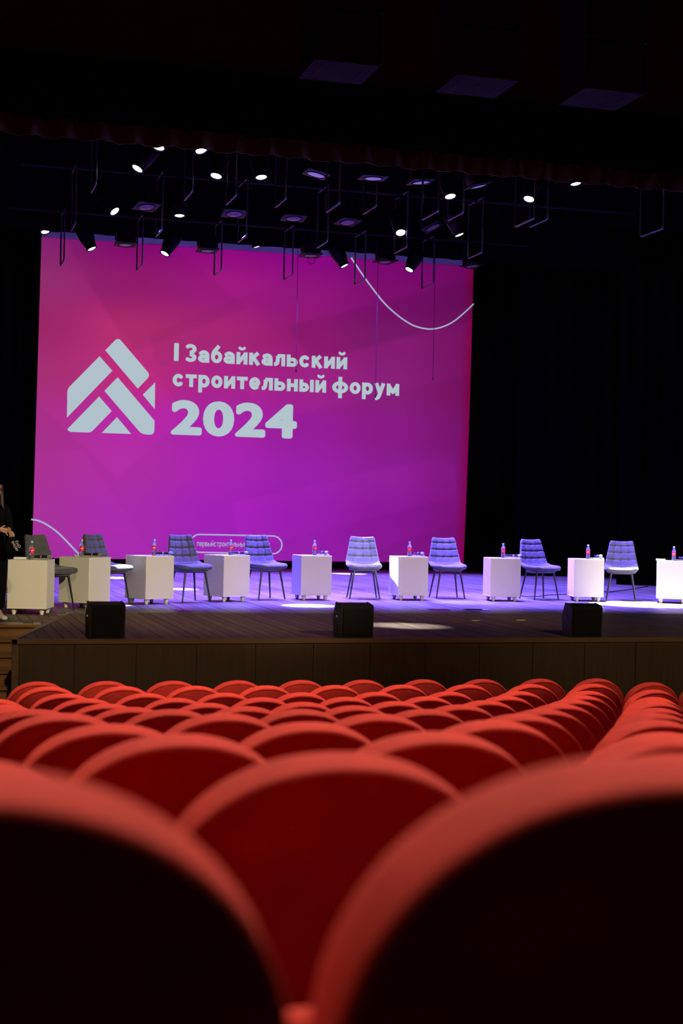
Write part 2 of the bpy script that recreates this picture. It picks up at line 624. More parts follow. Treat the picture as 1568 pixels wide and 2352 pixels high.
TABLES = [(0.96, 17.44, -15.8), (1.65, 18.69, -42.1), (2.80, 19.21, 28.2), (3.94, 19.82, 26.5), (5.13, 20.27, 3.0),
          (6.59, 20.37, -0.5), (7.95, 20.24, -7.5), (9.30, 20.32, -12.4), (10.48, 19.99, -27.0)]
t0 = make_table()
tabs = []
for k, (x, y, a) in enumerate(TABLES):
    o = t0 if k == 0 else copy_tree(t0)
    a = R(a)
    ex = Vector((math.cos(a), math.sin(a), 0))
    ey = Vector((-math.sin(a), math.cos(a), 0))
    c = Vector((x, y, 0)) + (ex + ey) * (TW / 2)
    o.location = c
    o.rotation_euler = (0, 0, a)
    tag(o, 'white box side table on turned feet, %s from the wooden steps' % ORD[k], 'table', 'white box tables on the stage')
    tabs.append((c, a))
TOPZ = TL + TB

# bottles, microphones, mats and cards on the tables
M_PET = mat('clear_plastic', (0.86, 0.92, 1.0), 0.05, trans=0.92, spec=0.5)
M_CAP = mat('pale_blue_cap', (0.35, 0.55, 0.75), 0.4)
M_LAB = mat('red_label', (0.75, 0.012, 0.03), 0.45)
M_MESH = mat('grey_mic_mesh', (0.30, 0.30, 0.30), 0.4, metal=0.6, bump=0.6, bscale=500)
M_MAT = mat('grey_bead_mat', (0.30, 0.28, 0.26), 0.5)
M_PAPER = mat('white_paper', (0.8, 0.79, 0.74), 0.7)


def make_bottle():
    root = empty('water_bottle')
    MB().lathe([(.026, 0), (.031, .006), (.031, .045), (.029, .06), (.031, .075), (.031, .135), (.027, .155), (.014, .178), (.013, .195)],
               16).build('body', M_PET, root, smooth=50)
    MB().lathe([(.0155, .190), (.0160, .194), (.0160, .210), (.0145, .214)], 12).build('cap', M_CAP, root, smooth=40)
    # round red label wrapped on the front of the bottle, with a white stroke of writing
    lb = MB()
    for ring in range(7):
        rr = ring / 6
        for q in range(20):
            a = 2 * PI * q / 20
            dx, dz = .036 * rr * math.cos(a), .034 * rr * math.sin(a)
            th = dx / .0318
            lb.v.append((.0318 * math.sin(th), -.0318 * math.cos(th), .104 + dz))
    for ring in range(6):
        for q in range(20):
            q2 = (q + 1) % 20
            lb.f.append((ring * 20 + q, ring * 20 + q2, ring * 20 + 20 + q2, ring * 20 + 20 + q))
    lab = lb.build('label', M_LAB, root)
    wr = MB()
    for q in range(9):
        th = -.62 + 1.24 * q / 8
        zc = .104 + .010 * (q / 8 - .5) + .002 * math.sin(q * 2.4)
        for dz in (-.0032, .0032):
            wr.v.append((.0323 * math.sin(th), -.0323 * math.cos(th), zc + dz))
    for q in range(8):
        wr.f.append((2 * q, 2 * q + 2, 2 * q + 3, 2 * q + 1))
    wr.build('writing', M_WHITEPRINT, lab)
    return root


def make_mic():
    root = empty('microphone')
    rot = Matrix.Translation((0, 0, .024)) @ Matrix.Rotation(PI / 2, 4, 'Y')
    MB().lathe([(.012, -.13), (.013, -.125), (.014, -.06), (.017, .02), (.019, .055), (.019, .060)], 14).xf(rot).build(
        'handle', M_BLACKPLASTIC, root, smooth=40)
    MB().lathe([(.0172, -.022), (.0178, -.02), (.0180, -.006), (.0172, -.004)], 14).xf(rot).build('ring', M_MESH, root, smooth=40)
    MB().lathe([(.0195, .058), (.0240, .068), (.0255, .082), (.0235, .098), (.016, .110), (.004, .115)], 14).xf(rot).build(
        'head', M_MESH, root, smooth=50)
    return root


def make_mat():
    root = empty('bead_mat')
    m = MB().bbox(-.105, .105, -.06, .06, 0, .006, .002)
    m.build('base', M_MAT, root)
    for q in range(9):
        for sy in (-1, 1):
            MB().lathe([(.010, 0), (.012, .006), (.008, .013), (.001, .015)], 8, (-.096 + .024 * q, sy * .052, .004)).build(
                'bead', M_MAT, root, smooth=True)
    return root


b0, m0, k0 = make_bottle(), make_mic(), make_mat()
# (bottle px, mic px, direction of mic in the picture)
ITEMS = [(75, 97, 1), (189.5, 214, 1), (356, 377, 1), (531.5, 551, 1), (724, 742, .55), (942, 962, .55), (1157, 1180, 1), (1352, 1374, .25), (1549, 1571, .4)]
for k, ((c, a), (bx, mx, md)) in enumerate(zip(tabs, ITEMS)):
    cp = c + Vector((0, 0, TOPZ))
    dirc = (c - CAM)
    dirc.z = 0
    dep = dirc.dot(FW)
    # place along the camera's right at the table's own depth

    def onrow(xpx, back=0.0):
        p = CAM + (FW + RX0 * ((xpx - 784) / FPX)) * (dep + back)
        return Vector((p.x, p.y, TOPZ))
    view = math.atan2(RX0.y, RX0.x)
    o = b0 if k == 0 else copy_tree(b0)
    o.location = onrow(bx, -.02)
    o.rotation_euler = (0, 0, view + R([18, 4, -14, 16, 22, 8, 14, -6, -10][k]) - math.atan((bx - 784) / FPX))
    tag(o, 'red-labelled water bottle on the %s white table from the wooden steps' % ORD[k], 'bottle', 'water bottles on the tables')
    o = k0 if k == 0 else copy_tree(k0)
    o.location = onrow(mx - 2, .03)
    o.rotation_euler = (0, 0, view + R([5, 8, 0, -4, 10, 0, 4, -8, 0][k]))
    tag(o, 'beaded mat on the %s white table from the wooden steps' % ORD[k], 'mat', 'bead mats on the tables')
    o = m0 if k == 0 else copy_tree(m0)
    o.location = onrow(mx + 2, .03) + Vector((0, 0, .0085 if md > .9 else .0205))
    o.rotation_euler = (0, 0, view - math.acos(md))
    tag(o, 'black handheld microphone lying on the %s white table from the steps' % ORD[k], 'microphone', 'microphones on the tables')
for k, px_, dx in ((0, 50, .075), (1, 184, .04), (8, 1519, .07)):
    c, a = tabs[k]
    dep = (c - CAM).dot(FW)
    p = CAM + (FW + RX0 * ((px_ - 784) / FPX)) * (dep + .02)
    pc = MB()
    for q in range(4):
        pc.bbox(-dx + .001 * q, dx - .001 * q, -.045, .045, .006 * q, .006 * q + .005, .001)
    o = pc.build('paper_pad', M_PAPER)
    o.location = (p.x, p.y, TOPZ)
    o.rotation_euler = (0, 0, a)
    tag(o, 'small white pad of paper on the %s white table from the steps' % ORD[k], 'paper', 'paper pads on the tables')

# ------------------------------------------------------------------ tufted chairs


def catmull(P, t):
    n = len(P) - 1
    i_ = min(int(t * n), n - 1)
    u = t * n - i_
    p0, p1, p2, p3 = P[max(i_ - 1, 0)], P[i_], P[i_ + 1], P[min(i_ + 2, n)]
    return tuple(0.5 * (2 * b + (c - a) * u + (2 * a - 5 * b + 4 * c - d_) * u * u + (-a + 3 * b - 3 * c + d_) * u ** 3)
                 for a, b, c, d_ in zip(p0, p1, p2, p3))


# (forward, height, half width): front lip .. crease .. top of the back
PROF_SEAT = [(.262, .448, .150), (.250, .455, .205), (.205, .463, .238), (.12, .464, .252), (.02, .458, .258), (-.08, .452, .254), (-.165, .462, .246)]
PROF_BACK = [(-.150, .468, .240), (-.190, .500, .250), (-.215, .560, .240), (-.236, .640, .224), (-.258, .725, .207), (-.278, .805, .191), (-.294, .862, .178), (-.301, .885, .160)]


def chair_patch(prof, nu, nv, T, back):
    m = MB()
    L = [0]
    pts = [catmull(prof, k / nv) for k in range(nv + 1)]
    for k in range(nv):
        L.append(L[-1] + math.hypot(pts[k + 1][0] - pts[k][0], pts[k + 1][1] - pts[k][1]))
    tot = L[-1]
    hl = [tot - .082, tot - .185, tot - .295] if back else [tot * .52]
    for side in (1, -1):
        for k in range(nv + 1):
            y, z, hw = pts[k]
            a, b = pts[max(k - 1, 0)], pts[min(k + 1, nv)]
            ty, tz = b[0] - a[0], b[1] - a[1]
            l = math.hypot(ty, tz)
            ny, nz = (tz / l, -ty / l)
            if ny < 0 or (not back and nz < 0):
                pass
            # normal pointing to the sitter: seat up, back forward
            if back and ny < 0:
                ny, nz = -ny, -nz
            if not back and nz < 0:
                ny, nz = -ny, -nz
            vv = L[k]
            ev = min(vv, tot - vv) / 0.028
            ev = 1 if ev > 1 else math.sqrt(max(0, 1 - (1 - ev) ** 2))
            for q in range(nu + 1):
                u = -1 + 2 * q / nu
                x = u * hw
                eu = (1 - abs(u)) * hw / 0.028
                eu = 1 if eu > 1 else math.sqrt(max(0, 1 - (1 - eu) ** 2))
                e = ev * eu
                bend = (.042 if back else .034) * (u * u) * (1 if back else (.25 + 1.75 * (vv / tot) ** 2))
                dpt = 0
                if side == 1:
                    s1 = .0085
                    for h in hl:
                        dpt += (.012 if back else .004) * math.exp(-((vv - h) / s1) ** 2)
                    cols = (-.5, 0, .5)
                    for cx in cols:
                        g = math.exp(-(((u - cx) * hw) / s1) ** 2)
                        if back:
                            dpt += .011 * g * (1 if vv > .06 else 0)
                            for h in hl:
                                dpt += .010 * math.exp(-(((u - cx) * hw) ** 2 + (vv - h) ** 2) / .020 ** 2)
                        else:
                            dpt += .003 * g
                    dpt = min(dpt, .024)
                    off = T * .55 * e - dpt * e
                else:
                    off = -T * .45 * e
                m.v.append((x, -(y + ny * (off + bend)), z + nz * (off + bend)))
    N = (nv + 1) * (nu + 1)
    W = nu + 1
    for s_ in (0, N):
        for k in range(nv):
            for q in range(nu):
                a = s_ + k * W + q
                m.f.append((a, a + 1, a + W + 1, a + W))
    for k in range(nv):
        for q in (0, nu):
            a = k * W + q
            m.f.append((a, a + W, N + a + W, N + a))
    for q in range(nu):
        for k in (0, nv):
            a = k * W + q
            m.f.append((a, a + 1, N + a + 1, N + a))
    bm = bmesh.new()
    me = bpy.data.meshes.new('t')
    me.from_pydata(m.v, [], m.f)
    bm.from_mesh(me)
    bmesh.ops.remove_doubles(bm, verts=bm.verts[:], dist=1e-5)
    bm.verts.index_update()
    m2 = MB().add([v.co for v in bm.verts], [[v.index for v in f.verts] for f in bm.faces])
    bm.free()
    bpy.data.meshes.remove(me)
    return m2


def make_chair():
    root = empty('tufted_chair')
    chair_patch(PROF_SEAT, 44, 34, .062, False).build('seat', M_VELVET, root, smooth=True)
    chair_patch(PROF_BACK, 48, 60, .060, True).build('backrest', M_VELVET, root, smooth=True)
    # shell band under the seat
    sh = MB()
    ring = []
    for q in range(28):
        a = 2 * PI * q / 28
        ring.append((.215 * math.copysign(abs(math.cos(a)) ** .7, math.cos(a)), -.03 - .19 * math.copysign(abs(math.sin(a)) ** .7, math.sin(a))))
    for z, s_ in ((.405, .86), (.418, 1.0), (.440, 1.04)):
        sh.v += [(p[0] * s_, p[1] * s_, z) for p in ring]
    for lv in range(2):
        for q in range(28):
            q2 = (q + 1) % 28
            sh.f.append((lv * 28 + q, lv * 28 + q2, lv * 28 + 28 + q2, lv * 28 + 28 + q))
    sh.f += [tuple(range(28)), tuple(56 + q for q in range(28))]
    sh.build('seat_shell', M_VELVET, root, smooth=50)
    MB().tube([(-.15, -.15, .402), (.15, -.15, .402), (.15, .13, .402), (-.15, .13, .402)], .010, 6, closed=True).build(
        'under_frame', M_LEG, root)
    for sx in (-1, 1):
        for sy in (-1, 1):
            MB().tube([(sx * .150, sy * .14 - .01, .415), (sx * .218, sy * .195 - .0, 0.0)], [.0155, .0095], 10).build(
                'leg', M_LEG, root, smooth=40)
    return root


CHAIRS = [(1.515, 18.33, .70, -.71), (2.32, 19.32, .70, -.71), (3.49, 19.92, .36, -.93), (4.68, 20.57, .33, -.94),
          (6.20, 20.80, -.17, -.98), (7.55, 20.97, -.06, -1), (8.965, 20.82, .20, -.98), (10.24, 20.67, -.42, -.90)]
CL = ['grey tufted velvet chair behind the first white table from the steps', 'grey tufted velvet chair with a brightly spotlit seat beside the second white table',
      'violet-lit tufted velvet chair between the third and fourth white tables', 'violet-lit tufted velvet chair between the fourth and fifth white tables',
      'tufted velvet chair in bright white light between the fifth and sixth white tables', 'violet-lit tufted velvet chair between the sixth and seventh white tables',
      'violet-lit tufted velvet chair between the seventh and eighth white tables', 'tufted velvet chair with dark back and white-lit seat between the eighth and ninth white tables']
c0 = make_chair()
for k, (x, y, fx, fy) in enumerate(CHAIRS):
    o = c0 if k == 0 else copy_tree(c0)
    o.location = (x, y, 0.002)
    o.rotation_euler = (0, 0, math.atan2(fx, -fy))
    tag(o, CL[k], 'chair', 'tufted chairs on the stage')

# ------------------------------------------------------------------ stage monitors


def make_wedge():
    root = empty('stage_monitor')
    # side profile in (y, z), y towards the stage back
    prof = [(-.02, .006), (-.055, .03), (-.085, .155), (-.045, .295), (.20, .300), (.245, .15), (.19, .006)]
    prof = [(-.06, .0), (-.075, .29), (-.055, .312), (.12, .335), (.215, .18), (.17, 0)]
    b = MB().prism(prof, 'x', -.155, .155)
    b.build('cabinet', M_BLACKPLASTIC, root)
    g = MB().bbox(-.150, .150, -.012, .004, .012, .285, .004)
    g.xf(Matrix.Translation((0, -.066, .004)) @ Matrix.Rotation(R(3), 4, 'X'))
    g.build('grille', M_GRILLE, root)
    for sx in (-1, 1):
        e = MB().prism([(p[0] * 1.0, p[1]) for p in offset_poly([(q[0], q[1]) for q in prof][::-1], -.006)], 'x', sx * .155, sx * .170)
        e.build('end_cheek', M_BLACKPLASTIC, root)
        k = MB().lathe([(.012, 0), (.012, .008), (.006, .012)], 10)
        k.xf(Matrix.Translation((sx * .170, .06, .20)) @ Matrix.Rotation(sx * PI / 2, 4, 'Y'))
        k.build('bracket_knob', M_WHITELEG, root, smooth=40)
    return root


w0 = make_wedge()
for k, (x, y, rz, lab) in enumerate(((1.72, 14.34, 2, 'black floor monitor speaker near the wooden steps on the stage edge'),
                                     (4.19, 14.32, 1, 'black floor monitor speaker at the middle of the stage edge, before the fifth table'),
                                     (6.70, 14.36, -4, 'black floor monitor speaker on the stage edge farthest from the steps'))):
    o = w0 if k == 0 else copy_tree(w0)
    o.location = (x, y, .007)
    o.rotation_euler = (0, 0, R(rz))
    tag(o, lab, 'speaker', 'floor monitors along the stage edge')

# ------------------------------------------------------------------ projection screen
scr = empty('projection_screen', (7.0, SCREEN_Y, 0.15), 0, 'large projection screen glowing magenta and purple with a white logo and title', 'screen')
SO = Vector((7.0, SCREEN_Y, 0.15))
GRID = [  # sRGB colours, top to bottom, left to right
    [(128, 30, 108), (134, 4, 112), (140, 4, 122), (134, 0, 126), (122, 4, 112), (110, 4, 92)],
    [(140, 42, 104), (150, 26, 108), (158, 24, 124), (148, 20, 124), (126, 12, 108), (108, 10, 92)],
    [(150, 36, 98), (178, 44, 108), (170, 38, 116), (150, 24, 112), (126, 24, 106), (112, 16, 90)],
    [(158, 44, 108), (182, 42, 118), (168, 34, 132), (150, 32, 124), (132, 28, 114), (114, 16, 92)],
    [(166, 46, 132), (176, 38, 156), (168, 32, 166), (150, 26, 150), (136, 24, 130), (118, 16, 104)],
    [(166, 48, 142), (172, 44, 158), (168, 34, 174), (154, 30, 166), (138, 28, 144), (120, 18, 116)],
    [(164, 48, 150), (168, 42, 168), (162, 30, 180), (148, 26, 166), (134, 20, 144), (122, 14, 120)],
    [(160, 44, 150), (162, 40, 168), (160, 32, 182), (150, 30, 170), (138, 24, 148), (126, 16, 120)]]
FACETS = [  # polygon in unit screen coordinates (u right, v down), brightness factor
    ([(-.1, .12), (.08, .12), (.33, .55), (.18, .75), (-.1, .4)], 1.05),
    ([(.24, .30), (.60, .06), (1.1, -.1), (1.1, .12), (.62, .28), (.26, .40)], 0.95),
    ([(.45, .42), (1.1, .16), (1.1, .34), (.50, .56)], 1.06),
    ([(.55, .25), (1.1, .02), (1.1, .15), (.62, .36)], 0.90),
    ([(.44, .82), (.96, .64), (.98, .78), (.46, .97)], 1.07),
    ([(.62, 1.05), (1.1, .80), (1.1, 1.05)], 0.93),
    ([(-.1, .70), (.10, .66), (.30, 1.05), (-.1, 1.05)], 1.04),
    ([(.02, -.05), (.22, -.05), (.46, .20), (.20, .36)], 0.93)]


def inside(p, poly):
    d_ = 1e9
    sgn = None
    for i_ in range(len(poly)):
        a, b = poly[i_ - 1], poly[i_]
        ex, ey = b[0] - a[0], b[1] - a[1]
        c_ = (ex * (p[1] - a[1]) - ey * (p[0] - a[0])) / math.hypot(ex, ey)
        d_ = min(d_, c_)
    return d_


def screen_col(u, v):
    gx = min(max(u, 0), .9999) * 5
    gy = min(max(v, 0), .9999) * 7
    i_, j = int(gx), int(gy)
    fx, fy = gx - i_, gy - j
    fx, fy = fx * fx * (3 - 2 * fx), fy * fy * (3 - 2 * fy)
    c = []
    for ch in range(3):
        a = GRID[j][i_][ch] * (1 - fx) + GRID[j][i_ + 1][ch] * fx
        b = GRID[j + 1][i_][ch] * (1 - fx) + GRID[j + 1][i_ + 1][ch] * fx
        c.append(a * (1 - fy) + b * fy)
    for poly, k in FACETS:
        area = sum(poly[q - 1][0] * poly[q][1] - poly[q][0] * poly[q - 1][1] for q in range(len(poly)))
        dd = inside((u, v), poly if area > 0 else poly[::-1])
        t = min(max(dd / .006 + .5, 0), 1)
        c = [q * (1 + (k - 1) * .65 * t) for q in c]
    if u > .975:
        t = (u - .975) / .025
        c = [c[0] * (1 + .05 * t), c[1] * (1 - .9 * t), c[2] * (1 - .35 * t)]
    if v < .018:
        c = [0, 0, 0]
    return srgb(*c)


def emis(name, attr=None, col=None, strength=1.0):
    m = bpy.data.materials.new(name)
    m.use_nodes = True
    nt = m.node_tree
    b = nt.nodes['Principled BSDF']
    b.inputs['Base Color'].default_value = (.03, .03, .03, 1)
    b.inputs['Roughness'].default_value = 0.9
    b.inputs['Specular IOR Level'].default_value = 0.1
    b.inputs['Emission Strength'].default_value = strength
    if attr:
        a = nt.nodes.new('ShaderNodeVertexColor')
        a.layer_name = attr
        nt.links.new(a.outputs[0], b.inputs['Emission Color'])
    else:
        b.inputs['Emission Color'].default_value = col
    return m


SX0, SX1, SZ0, SZ1 = 2.22, 11.78, 0.165, 6.95
NU, NV = 190, 136
m = MB()
cols = []
for j in range(NV + 1):
    v = j / NV
    for i_ in range(NU + 1):
        u = i_ / NU
        xl = SX0 - .03 * (1 - v) * 0 + 0.06 * (1 - v)       # the cloth leans slightly at its sides
        xr = SX1 + .03 - .09 * v * v
        m.v.append((xl + (xr - xl) * u - SO.x, 0.0, SZ1 + (SZ0 - SZ1) * v - SO.z))
        cols.append(screen_col(u, v))
for j in range(NV):
    for i_ in range(NU):
        a = j * (NU + 1) + i_
        m.f.append((a, a + 1, a + NU + 2, a + NU + 1))
me = bpy.data.meshes.new('screen_cloth')
me.from_pydata(m.v, [], m.f)
ca = me.color_attributes.new('picture', 'FLOAT_COLOR', 'POINT')
for k, c in enumerate(cols):
    ca.data[k].color = c
me.materials.append(emis('projected_picture', 'picture'))
cloth = link('screen_cloth', me, scr)
sm = cloth.modifiers.new('thickness', 'SOLIDIFY')
sm.thickness = 0.006
sm.offset = 1
MB().box(SX0 + .06 - SO.x, SX1 + .03 - SO.x, -.006, -.002, SZ1 - .0185 * (SZ1 - SZ0) - SO.z, SZ1 - SO.z).build(
    'bare_strip', mat('white_screen_cloth', (0.75, 0.75, 0.75), 0.9), scr)
M_GLYPH = emis('projected_white', col=srgb(176, 193, 202))
M_LINE = emis('projected_line', col=srgb(165, 175, 205))


def flat(poly_px, name, material, dy=-.008, roundix=(), rad=.09):
    P = [aty(x_, y_, SCREEN_Y) for x_, y_ in poly_px]
    P = [Vector((p.x - SO.x, p.z - SO.z)) for p in P]
    out = []
    n = len(P)
    for i_ in range(n):
        if i_ in roundix:
            a, b, c = P[i_ - 1], P[i_], P[(i_ + 1) % n]
            p0 = b + (a - b).normalized() * rad
            p2 = b + (c - b).normalized() * rad
            for q in range(7):
                t = q / 6
                out.append(p0 * (1 - t) ** 2 + b * 2 * t * (1 - t) + p2 * t * t)
        else:
            out.append(P[i_])
    return MB().prism([(p.x, p.y) for p in out], 'y', dy, dy + .004).build(name, material, scr)


def lg(p):
    return [(130 + x_ / 6.272, 760 + y_ / 6.272) for x_, y_ in p]


flat(lg([(700, 280), (885, 92), (1352, 640), (1168, 832)]), 'logo_bar', M_GLYPH, roundix=(1, 2), rad=.10)
flat(lg([(618, 365), (802, 575), (148, 1250), (155, 835)]), 'logo_bar', M_GLYPH, roundix=(3,), rad=.07)
flat(lg([(878, 668), (1410, 1295), (1405, 1497), (1225, 1490), (688, 865)]), 'logo_bar', M_GLYPH, roundix=(2, 3), rad=.10)
flat(lg([(1418, 742), (1412, 1127), (1240, 920)]), 'logo_wedge', M_GLYPH)
flat(lg([(612, 945), (793, 1155), (492, 1465), (175, 1455), (152, 1418)]), 'logo_bar', M_GLYPH, roundix=(2, 3), rad=.06)
flat(lg([(868, 1243), (1073, 1485), (650, 1470)]), 'logo_wedge', M_GLYPH)


def lettering(txt, name, material, x0, yb0, x1, yt, bold, parent=scr, dy=-.008):
    """text fitted between pixels x0..x1, baseline yb0 and capital top yt (both at x0); outlines thickened by round strokes"""
    cu = bpy.data.curves.new(name, 'FONT')
    cu.body = txt
    cu.size = 1
    cu.space_character = 1.0 + bold * 1.9
    cu.resolution_u = 5
    ob = bpy.data.objects.new(name, cu)
    COL.objects.link(ob)
    dg = bpy.context.evaluated_depsgraph_get()
    me_ = bpy.data.meshes.new_from_object(ob.evaluated_get(dg))
    bpy.data.objects.remove(ob)
    bpy.data.curves.remove(cu)
    bm = bmesh.new()
    bm.from_mesh(me_)
    bmesh.ops.remove_doubles(bm, verts=bm.verts[:], dist=1e-5)
    bm.verts.index_update()
    m_ = MB().add([v.co for v in bm.verts], [[v.index for v in f.verts] for f in bm.faces])
    seen = set()
    for e in bm.edges:
        if len(e.link_faces) != 1:
            continue
        a, b = e.verts[0].co, e.verts[1].co
        t = (b - a)
        if t.length < 1e-6:
            continue
        nn = Vector((-t.y, t.x, 0)).normalized() * bold
        m_.add([a + nn, b + nn, b - nn, a - nn], [(0, 1, 2, 3)])
        for v in e.verts:
            if v.index not in seen:
                seen.add(v.index)
                m_.add([v.co + Vector((math.cos(PI * q / 5), math.sin(PI * q / 5), 0)) * bold for q in range(10)], [tuple(range(10))])
    bm.free()
    bpy.data.meshes.remove(me_)
    xs = [v[0] for v in m_.v]
    a, b = aty(x0, yb0, SCREEN_Y), aty(x1, yb0, SCREEN_Y)
    tz = aty(x0, yt, SCREEN_Y).z - a.z
    sx = (b.x - a.x) / (max(xs) - min(xs))
    sz = tz / (CAPH + bold * 2)
    mn = min(xs)
    m_.v = [(a.x - SO.x + (v[0] - mn) * sx, dy, a.z - SO.z + (v[1] + bold) * sz) for v in m_.v]
    me2 = bpy.data.meshes.new(name)
    me2.from_pydata(m_.v, [], m_.f)
    me2.materials.append(material)
    return link(name, me2, parent)


CAPH = 0.729
lettering('I', 'title_numeral', M_GLYPH, 399.0, 829.0, 409.8, 785.0, .03)
lettering('2024', 'year_lettering', M_GLYPH, 391.5, 998.0, 681, 913.5, .045)


def arc(cx, cy, rx, ry, a0, a1, n=18):
    return [(cx + rx * math.cos(R(a0 + (a1 - a0) * q / n)), cy + ry * math.sin(R(a0 + (a1 - a0) * q / n))) for q in range(n + 1)]


def glyph(ch, h):
    """strokes of a rounded sans letter; x-height 1, stroke half width h. returns width, strokes"""
    w_ = {'ф': 1.26, 'ы': 1.14, 'м': 1.0, 'З': .90, 'I': 2 * h, '.': 2 * h, 'т': .84, 'к': .86, 'а': .84}.get(ch, .86)
    L, Q, B, T, c = h, w_ - h, h, 1 - h, w_ / 2
    full = arc(c, .5, c - h, .5 - h, 0, 360, 28)
    bowl = lambda xr, top: [(L, top), (xr - (top - B) / 2 + .0, top)] + arc(xr - (top - B) / 2, (top + B) / 2, (top - B) / 2, (top - B) / 2, 90, -90, 12) + [(L, B)]
    if ch == 'с':
        return w_, [arc(c, .5, c - h, .5 - h, 38, 322, 24)]
    if ch == 'т':
        return w_, [[(0, T), (w_, T)], [(c, T), (c, 0)]]
    if ch == 'р':
        return w_, [[(L, 1), (L, -.40)], full]
    if ch == 'о':
        return w_, [full]
    if ch in 'ий':
        st = [[(L, 1), (L, 0)], [(Q, 1), (Q, 0)], [(L, .14), (Q, .86)]]
        if ch == 'й':
            st.append(arc(c, 1.42, .2, .17, 190, 350, 10))
        return w_, st
    if ch == 'е':
        return w_, [arc(c, .5, c - h, .5 - h, 0, 318, 26), [(L, .48), (Q + h * .6, .48)]]
    if ch == 'л':
        return w_, [[(Q, 1), (Q, 0)], [(.30 * w_, T), (Q, T)], [(.34 * w_, T), (.33 * w_, .5), (.28 * w_, .24), (.16 * w_, B + .01), (0, B)]]
    if ch == 'ь':
        return w_, [[(L, 1), (L, 0)], bowl(Q, .60)]
    if ch == 'ы':
        return w_, [[(L, 1), (L, 0)], bowl(.76 - h, .60), [(Q, 1), (Q, 0)]]
    if ch == 'н':
        return w_, [[(L, 1), (L, 0)], [(Q, 1), (Q, 0)], [(L, .5), (Q, .5)]]
    if ch == 'п':
        return w_, [[(L, 1), (L, 0)], [(Q, 1), (Q, 0)], [(L, T), (Q, T)]]
    if ch == 'в':
        return w_, [[(L, 1), (L, 0)], bowl(Q, .53), [(L, T), (.55 * w_, T)] + arc(.55 * w_, (T + .53) / 2, .16, (T - .53) / 2, 90, -90, 10) + [(L, .53)]]
    if ch == 'ф':
        return w_, [[(c, 1.38), (c, -.40)], full]
    if ch == 'у':
        return w_, [[(.14, 1), (c + .02, .14)], [(w_ - .14, 1), (c - .02, .02), (.36 * w_, -.2), (.22 * w_, -.28), (.08, -.27)]]
    if ch == 'м':
        return w_, [[(L, 1), (L, 0)], [(Q, 1), (Q, 0)], [(L, .86), (c, .28), (Q, .86)]]
    if ch == 'а':
        return w_, [[(Q, .58), (Q, 0)], arc(c, .60, c - h, .40 - h, 158, 0, 14), arc(c - .02, .32, c - h, .32 - h * .95, 0, 360, 22)]
    if ch == 'б':
        return w_, [full, [(L, .5), (L + .03, .80), (L + .14, 1.02), (.52 * w_, 1.20), (.70 * w_, 1.42)]]
    if ch == 'к':
        return w_, [[(L, 1), (L, 0)], [(L, .46), (w_ - .16, 1)], [(.38 * w_, .60), (w_ - .12, 0)]]
    if ch == 'З':
        return w_, [arc(c - .02, 1.05, c - h, .35 - h * .6, 150, -90, 18), arc(c - .02, .37, c - h, .37 - h, 90, -150, 18)]
    if ch == '.':
        return w_, [[(h, 0), (h, 2 * h)]]
    return .5, []


def strokes_text(txt, name, material, x0, yb, x1, xh, h, gap, parent=scr, dy=-.008, base=False):
    """letters drawn as thick rounded strokes between pixels x0..x1; yb baseline pixel, xh pixel of the x-height line"""
    m_ = MB()
    x_ = 0
    for ch in txt:
        w_, st = glyph(ch, h)
        for path in st:
            n = len(path)
            hh = h * .72 if (ch == 'й' and path is st[-1]) else h
            for q in range(n - 1):
                a, b = Vector(path[q]), Vector(path[q + 1])
                t = b - a
                if t.length < 1e-6:
                    continue
                nn = Vector((-t.y, t.x)).normalized() * hh
                m_.add([(x_ + p.x, p.y, 0) for p in (a + nn, b + nn, b - nn, a - nn)], [(0, 1, 2, 3)])
            for q in range(1, n - 1):
                p = path[q]
                m_.add([(x_ + p[0] + hh * math.cos(PI * e / 6), p[1] + hh * math.sin(PI * e / 6), 0) for e in range(12)], [tuple(range(12))])
            # slightly rounded ends
            for (p, q2) in ((path[0], path[1]), (path[-1], path[-2])):
                d2 = (Vector(p) - Vector(q2)).normalized()
                nn = Vector((-d2.y, d2.x))
                P = Vector(p)
        x_ += w_ + gap
    xs = [v[0] for v in m_.v]
    a, b = aty(x0, yb, SCREEN_Y), aty(x1, yb, SCREEN_Y)
    tz = aty(x0, xh, SCREEN_Y).z - a.z
    mn, sx = min(xs), (b.x - a.x) / (max(xs) - min(xs))
    m_.v = [(a.x - SO.x + (v[0] - mn) * sx, dy, a.z - SO.z + v[1] * tz) for v in m_.v]
    me2 = bpy.data.meshes.new(name)
    me2.from_pydata(m_.v, [], m_.f)
    me2.materials.append(material)
    return link(name, me2, parent)


strokes_text('Забайкальский', 'title_lettering', M_GLYPH, 425.5, 830.8, 797, 802.5, .150, .12)
strokes_text('строительный', 'title_lettering', M_GLYPH, 396, 887.0, 748.5, 858.0, .150, .12)
strokes_text('форум', 'title_lettering', M_GLYPH, 762, 903.6 - .8, 916, 876.0 - .8, .150, .12, base=True)
strokes_text('первыйстроительныйфорум.рус', 'address_lettering', M_LINE, 452, 1254.5, 620, 1245.0, .09, .14)


def ribbon(pts_px, name, wd, closed=False):
    P = [aty(x_, y_, SCREEN_Y) for x_, y_ in pts_px]
    P = [(p.x - SO.x, -.01, p.z - SO.z) for p in P]
    if not closed:
        n = len(P) * 6
        P = [catmull(P, k / n) for k in range(n + 1)]
    return MB().tube(P, wd, 6, closed=closed).build(name, M_LINE, scr, smooth=True)


